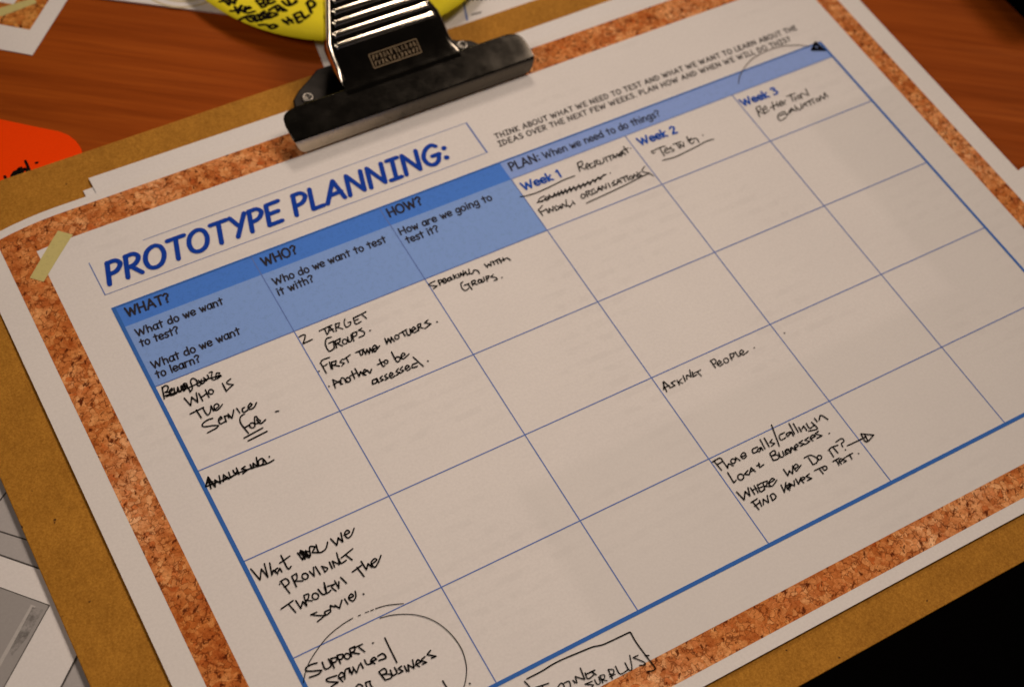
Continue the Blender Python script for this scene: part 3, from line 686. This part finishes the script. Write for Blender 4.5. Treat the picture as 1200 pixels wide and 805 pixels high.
note('what are we providing through the service', 285, 610, 6.44,
 '58,365 128,448 137,365 187,427 160,325|200,320 217,412 227,375 262,402|262,358 240,375 257,397 277,360 292,387|285,263 337,362 362,345|275,322 352,268|410,245 450,297 457,240 430,225 467,292 472,225 490,272 440,240 502,235 500,282 450,262 425,240 480,255 495,262|508,265 502,200 542,198 522,242 562,242|550,183 572,242 622,215 637,163|660,138 707,187 717,130 752,162 737,93|760,112 802,90 785,73 765,100 787,132 817,110 837,58|274,479 277,481|'
 '285,460 352,548|278,462 322,438 347,470 310,502|367,420 402,500|367,420 402,398 407,435 390,457 452,455|o467,420 23,0|500,383 537,420 530,352|545,348 582,407|595,345 617,388 637,360 590,345|650,313 672,362|690,352 672,305 727,332 705,243|720,288 740,322 777,300|740,282 827,213|778,263 822,297|'
 '285,667 377,603|340,628 397,692|397,603 435,662 450,610 480,645|457,565 480,637|457,565 492,553 492,585 475,602 522,605|o545,570 24,0|565,518 600,557 627,540 610,468|612,500 632,547 662,525|635,497 692,478 667,500 702,532|690,453 722,512 722,460|735,428 780,472|'
 '825,387 892,338|858,353 912,422|890,308 930,372 942,325 972,352|965,332 1007,300 990,288 965,320 992,352 1017,320 1040,263|555,690 510,710 570,716 617,715 560,762|650,673 615,690 627,712 657,690|660,688 658,640 692,652|692,638 727,662 745,600|765,590 790,630|800,585 832,570 815,553 795,585 827,607 850,575 845,533|906,553 911,556', 0.70)
note('support services for business inside a pen oval', 340, 700, 5.4545,
 '85,545 100,470 130,400 190,310 250,240 330,175 400,132|436,118 450,112|480,98 502,90|515,85 532,78|545,72 600,55 660,45 725,40|575,132 650,113 740,107 820,115 900,140 980,190 1050,260 1100,340 1125,430 1125,500 1110,573 1080,640', 0.42)
note('support services for business', 340, 700, 5.4545,
 '172,418 130,430 100,452 115,470 202,465 180,490 125,510|205,413 225,457 262,435 245,393|260,390 282,452|260,390 297,383 292,410 265,417|300,370 322,422|300,370 337,363 332,390 310,397|o365,375 18,0|380,328 392,377|380,328 412,313 412,340 390,352 442,360|408,322 462,298|440,318 477,347|527,291 532,290|605,258 642,335 682,415|'
 '297,498 235,520 245,537 307,540 262,570|310,517 347,500 330,478 310,505 337,537|350,522 352,465 377,450 380,480|378,452 395,490 405,460|400,443 425,482 442,430|450,418 467,452|475,398 492,427 522,420|515,412 552,395 535,383 515,405 542,422|560,375 592,358 612,385 568,402|'
 '567,475 607,527|568,475 602,453 617,480 590,492 642,490 647,512 608,527|640,463 657,497 682,480 667,448|712,438 690,455 722,470 692,487|730,438 747,472|760,472 752,430 792,452 782,398|800,432 837,410 815,398 805,425 827,442|862,378 840,400 872,415 845,425|897,338 875,365 932,375 903,387|420,572 440,553 465,570 450,600|480,545 497,590|480,545 512,533 512,555 532,580|975,533 1010,590|1146,549 1151,551', 0.72)
note('pen box around the words ending in surplus', 600, 730, 6.316,
 '110,412 220,355 300,305 380,265 500,215 600,175 670,160 780,110 860,72 875,68|875,68 920,145 1000,255 1060,338 1000,360|985,240 1012,240|92,430 130,473 150,510|175,476 270,445|220,460 240,510|340,500 340,470 367,443 387,474 370,510|385,443 422,430 432,474 420,510|450,423 467,442|480,442 467,395 537,417 505,333|540,368 560,412 602,385|550,377 612,348|585,358 622,382', 0.62)
note('surplus, running over the cork border', 600, 730, 6.316,
 '592,430 540,452 602,457 590,474 555,490|610,418 630,452 652,440 640,398|650,388 672,442|650,388 682,383 682,410 660,417 702,427|710,343 742,412|710,343 747,343 752,370 720,382|722,398 762,378|765,318 800,377 862,340|835,293 865,347 887,335 870,238|932,238 895,255 975,288 982,310 943,312', 0.56)

# ------------------------------------------------------------------ other things on the desk
def PX(z, *pts): return [at(p[0], p[1], z) for p in pts]
def card(name, pts, z, m, thick=0.12):
    mb = MB(); mb.slab(pts, z - thick, z); return mb.build(name, m)
# corner of another cork-bordered sheet at the top left
z = DESK + 0.35
th = empty('printed_sheet', (*at(20, 20, DESK), DESK + 0.05))
tag(th, 'white sheet corner with cork print and tape strip, at the top left', 'printed sheet')
c0 = Vector(at(38, 65, z)); e1 = Vector(at(0, 58, z)) - c0; e2 = Vector(at(79, 0, z)) - c0
e1.normalize(); e2.normalize()
def cq(u, v): return tuple(c0 + e1 * u + e2 * v)
mb = MB(); mb.slab([cq(0, 0), cq(150, 0), cq(150, 150), cq(0, 150)], z - 0.3, z); mb.build('sheet', M['paper'], th)
q0 = Vector(at(35, 35.5, z)) - c0
det = e1.x * e2.y - e1.y * e2.x
u0 = (q0.x * e2.y - q0.y * e2.x) / det; v0 = (e1.x * q0.y - e1.y * q0.x) / det
mb = MB(); mb.poly([cq(u0, v0), cq(150, v0), cq(150, 150), cq(u0, 150)], z + 0.04); mb.build('cork_border', M['cork_far'], th)
mb = MB(); mb.poly([cq(u0 + 13, v0 + 13), cq(150, v0 + 13), cq(150, 150), cq(u0 + 13, 150)], z + 0.08); mb.build('page', M['page'], th)
mb = MB(); mb.poly(PX(z, (0, 10), (40, -2), (43, 4), (4, 19), (-12, 22), (-12, 14)), z + 0.12); mb.build('tape_strip', M['tape'], th)

# white sheet with a pale round picture, top, left of the yellow card
th = empty('printed_sheet', (*at(190, 0, DESK), DESK + 0.05))
tag(th, 'white sheet with a pale beige round print, left of the yellow card', 'printed sheet')
z = DESK + 0.9
a = Vector(at(100, -4.5, z)); b = Vector(at(242, 13.5, z)); d = (b - a).normalized(); n2 = Vector((-d.y, d.x))
mb = MB(); mb.slab([tuple(a - d * 30), tuple(a + d * 100), tuple(a + d * 100 + n2 * 130), tuple(a - d * 30 + n2 * 130)], DESK + 0.1, z); mb.build('sheet', M['white'], th)
mb = MB(); cc = Vector(at(215, -28, z))
pr = print_mat('pale_beige_print', (0.62, 0.55, 0.38))
for r0, r1, k in ((15.5, 17.0, 0), (19.5, 20.6, 1)):
    N = 40
    mb.add([(cc.x + r * math.cos(2 * math.pi * i / N), cc.y + r * math.sin(2 * math.pi * i / N), z + 0.05) for r in (r0, r1) for i in range(N)], [(i, N + i, N + (i + 1) % N, (i + 1) % N) for i in range(N)])
mb.build('round_print', pr, th)
# sheet behind the clip with a blue rule and small print
th = empty('printed_sheet', (*at(560, 5, DESK), DESK + 0.05))
tag(th, 'white printed sheet with a blue rule, behind the clip and under the clipboard', 'printed sheet')
z = DESK + 0.25
p0 = Vector(at(378, 74, z)); p1 = Vector(at(365, 40, z)); d = (p1 - p0).normalized(); n2 = Vector((d.y, -d.x))
mb = MB(); mb.slab([tuple(p0 - d * 20), tuple(p1 + d * 90), tuple(p1 + d * 90 + n2 * 140), tuple(p0 - d * 20 + n2 * 140)], z - 0.18, z); mb.build('sheet', M['white'], th)
mb = MB(); mb.ribbon([Vector(p) for p in PX(z, (547.5, 24), (541, -8))], 0.9, z + 0.05); mb.build('ruled_line', M['line'], th)
mb = MB()
for x0 in (553, 557, 561): mb.ribbon([Vector(p) for p in PX(z, (x0, 18.4 - (x0 - 553) * 0.25), (x0 + 2.5, 16.5 - (x0 - 553) * 0.25))], 0.7, z + 0.06)
for i in range(12): mb.ribbon([Vector(p) for p in PX(z, (549 + i * 5, 1.5 - i * 0.35), (551 + i * 5, -3 - i * 0.4))], 0.8, z + 0.06)
mb.build('small_print', M['soft_print'], th)

# yellow round card, curled up at its rim
th = empty('round_card', (169, 198, DESK + 0.7))
tag(th, 'bright yellow round card with thick black marker writing, curled rim, behind the clip', 'card')
yc = Vector((169.3, 199.0)); YR = 77.5
def card_z(x, y):
    r = math.hypot(x - yc.x, y - yc.y) / YR
    return DESK + 1.05 + 5.2 * r ** 2.2
vs = [(yc.x, yc.y, card_z(yc.x, yc.y))]; fs = []; N = 72; RN = 12
for j in range(1, RN + 1):
    for i in range(N):
        a = 2 * math.pi * i / N; r = YR * j / RN
        x, y = yc.x + r * math.cos(a), yc.y + r * math.sin(a); vs.append((x, y, card_z(x, y)))
for i in range(N): fs.append((0, 1 + i, 1 + (i + 1) % N))
for j in range(RN - 1):
    for i in range(N):
        a = 1 + j * N + i; b = 1 + j * N + (i + 1) % N; fs.append((a, a + N, b + N, b))
o = link('disc', mesh('disc', vs, fs), M['yellow'], th, smooth=True); add_mod(o, 'SOLIDIFY', thickness=0.35 * S, offset=-1)
note(None, 230, 0, 7.5,
 '205,35 250,25 300,5|235,10 290,62 300,20 335,45 345,-10|350,10 330,-30|525,5 580,70|525,5 580,-15 590,20 560,30 620,35 600,60 575,65|620,-20 640,30 690,5|640,-10 670,-25|755,0 800,40 850,25 880,-10|800,-20 830,30 880,5|'
 '305,120 360,110 400,60|340,75 370,140 390,95 420,125 430,70|430,100 480,80 460,70 430,105 450,130 515,110|380,205 440,165 500,150|430,170 480,215 510,190 470,170|510,150 530,210 560,190|540,140 570,200 600,160 560,150|600,105 570,130 650,130 590,180 660,165|640,160 620,125 690,120 710,135 660,160|'
 '640,95 690,55 720,40|690,55 720,100 740,60 770,95|730,50 790,90 760,95|555,245 620,240 660,275 710,250 680,235 640,250|760,185 810,225|800,160 850,210|775,205 840,180|858,130 897,210|856,132 894,108|876,168 908,148|897,210 930,188|915,98 952,166 992,132|975,15 1012,108|970,20 1000,-15 1042,15 1030,45 996,62',
 1.5, 'pen', th, 0.12, lambda x, y: card_z(x, y), 1.0).name = 'marker_writing'

# orange card lying under the top left of the board
z = DESK + 0.22
th = empty('orange_card', (*at(30, 190, DESK), DESK + 0.02))
tag(th, 'fluorescent orange card with rounded corner and black marker writing, tucked under the clipboard', 'card')
pts = PX(z, (-70, 128), (0, 140), (40, 148.5), (68, 154), (80, 158.5), (89, 165.5), (95, 174), (97.5, 184), (93, 215), (60, 300), (-70, 300))
mb = MB(); mb.slab(pts, z - 0.2, z); mb.build('card', M['orange'], th)
note(None, 0, 180, 6.708, '0,225 10,252|38,180 58,242|88,220 97,168 125,140 148,160 152,200|120,175 150,120 190,188|165,112 178,150|200,60 222,112 248,170|160,165 195,120 228,150|286,75 291,74', 1.25, 'pen', th, 0.06, lambda x, y: z, z).name = 'marker_writing'

# grey prints under the lower left of the board
z = DESK + 0.10
o = card('grey_sheet', PX(z, (-120, 520), (60, 520), (250, 805), (250, 980), (-160, 980)), z, M['grey_paper'], 0.09)
tag(o, 'dull grey sheet with dark outlines, beneath the white print at lower left', 'paper')
root = o
mb = MB()
for p in (((-30, 613), (33.5, 633)), ((33.5, 633), (60, 640)), ((-8, 596), (8, 576)), ((8, 576), (20, 560))): mb.ribbon([Vector(q) for q in PX(z, *p)], 0.55, z + 0.04)
ln = link('outline', mesh('outline', mb.v, mb.f), M['edge_line'], o)
z = DESK + 0.30
th = empty('white_print', (*at(60, 740, DESK), DESK + 0.12))
tag(th, 'white sheet with a grey picture, under the left side of the board', 'printed sheet')
sh = PX(z, (-90, 619), (0, 650), (52, 668), (129, 694.5), (94, 761), (71.5, 805), (20, 905), (-120, 860))
mb = MB(); mb.slab(sh, z - 0.16, z); mb.build('sheet', M['white'], th)
mb = MB()
mb.ribbon([Vector(q) for q in PX(z, (-90, 619), (0, 650), (52, 668), (129, 694.5))], 0.6, z + 0.05)
mb.ribbon([Vector(q) for q in PX(z, (129, 694.5), (94, 761), (71.5, 805), (20, 905))], 0.6, z + 0.05)
mb.build('outline', M['edge_line'], th)
mb = MB(); mb.poly(PX(z, (58, 709), (4.6, 805), (-60, 920), (-140, 790), (-60, 669), (0, 688)), z + 0.04)
pm = M['photo_grey']; mb.build('grey_picture', pm, th)
mb = MB(); mb.ribbon([Vector(q) for q in PX(z, (-60, 669), (0, 688), (58, 709), (4.6, 805), (-60, 920))], 0.3, z + 0.09); mb.build('picture_outline', M['edge_line'], th)
sm = mat('speckled_grey_print', (0.2, 0.2, 0.2), 0.7, spec=0.2); t = NT(sm)
t.l(t.ramp(t.noise(t.coord(), 330, 4, 0.7), [(0.35, (0.16, 0.155, 0.15)), (0.62, (0.36, 0.35, 0.345))]), t.b.inputs['Base Color'])
mb = MB(); mb.poly(PX(z, (38, 711), (51, 714), (31, 748), (14, 768), (11, 762)), z + 0.075); mb.build('speckled_strip', sm, th)
lm = print_mat('light_grey_print', (0.48, 0.47, 0.46))
mb = MB(); mb.poly(PX(z, (36.5, 708), (42, 710), (6, 770), (-10, 800), (-16, 800)), z + 0.06); mb.build('pale_strip', lm, th)

# black folder next to the board's lower edge
fo = empty('folder', (300, -330, DESK))
tag(fo, 'plain black folder beside the bottom right edge of the clipboard', 'folder')
mb = MB(); mb.slab(rounded(60, -470, 470, -206.25, 10), DESK, DESK + 2.2); o = mb.build('cover', M['black_cloth'], fo); add_mod(o, 'BEVEL', width=0.5 * S, segments=2, limit_method='ANGLE')
mb = MB(); mb.slab(rounded(62, -468, 150, -206.9, 3), DESK + 2.21, DESK + 2.5); mb.build('spine_strip', M['black_cloth'], fo)
# slip of paper poking out under the right edge of the sheet
o = paper_slab('paper_slip', PX(-1.0, (1110, 262), (1196.5, 198.5), (1245, 183), (1290, 300), (1200, 340)), -0.6, -0.2, M['white'])
tag(o, 'small white slip poking out beyond the right edge of the cork bordered sheet', 'paper')
# dark case at the far right
kc = empty('dark_case', (*at(1215, 5, DESK), DESK))
tag(kc, 'black object standing on the wooden desk at the top right corner', 'case')
bx, by = at(1194, 20, DESK)
mb = MB(); mb.slab([(bx + p[0], by + p[1]) for p in rounded(0, -10, 70, 60, 10)], DESK, DESK + 20); o = mb.build('body', M['black_cloth'], kc); add_mod(o, 'BEVEL', width=2 * S, segments=3, limit_method='ANGLE')
mb = MB(); mb.slab([(bx + p[0], by + p[1]) for p in rounded(0.6, -9.4, 69.4, 59.4, 10)], DESK + 20.3, DESK + 26); o = mb.build('lid', M['black_cloth'], kc); add_mod(o, 'BEVEL', width=2 * S, segments=3, limit_method='ANGLE')
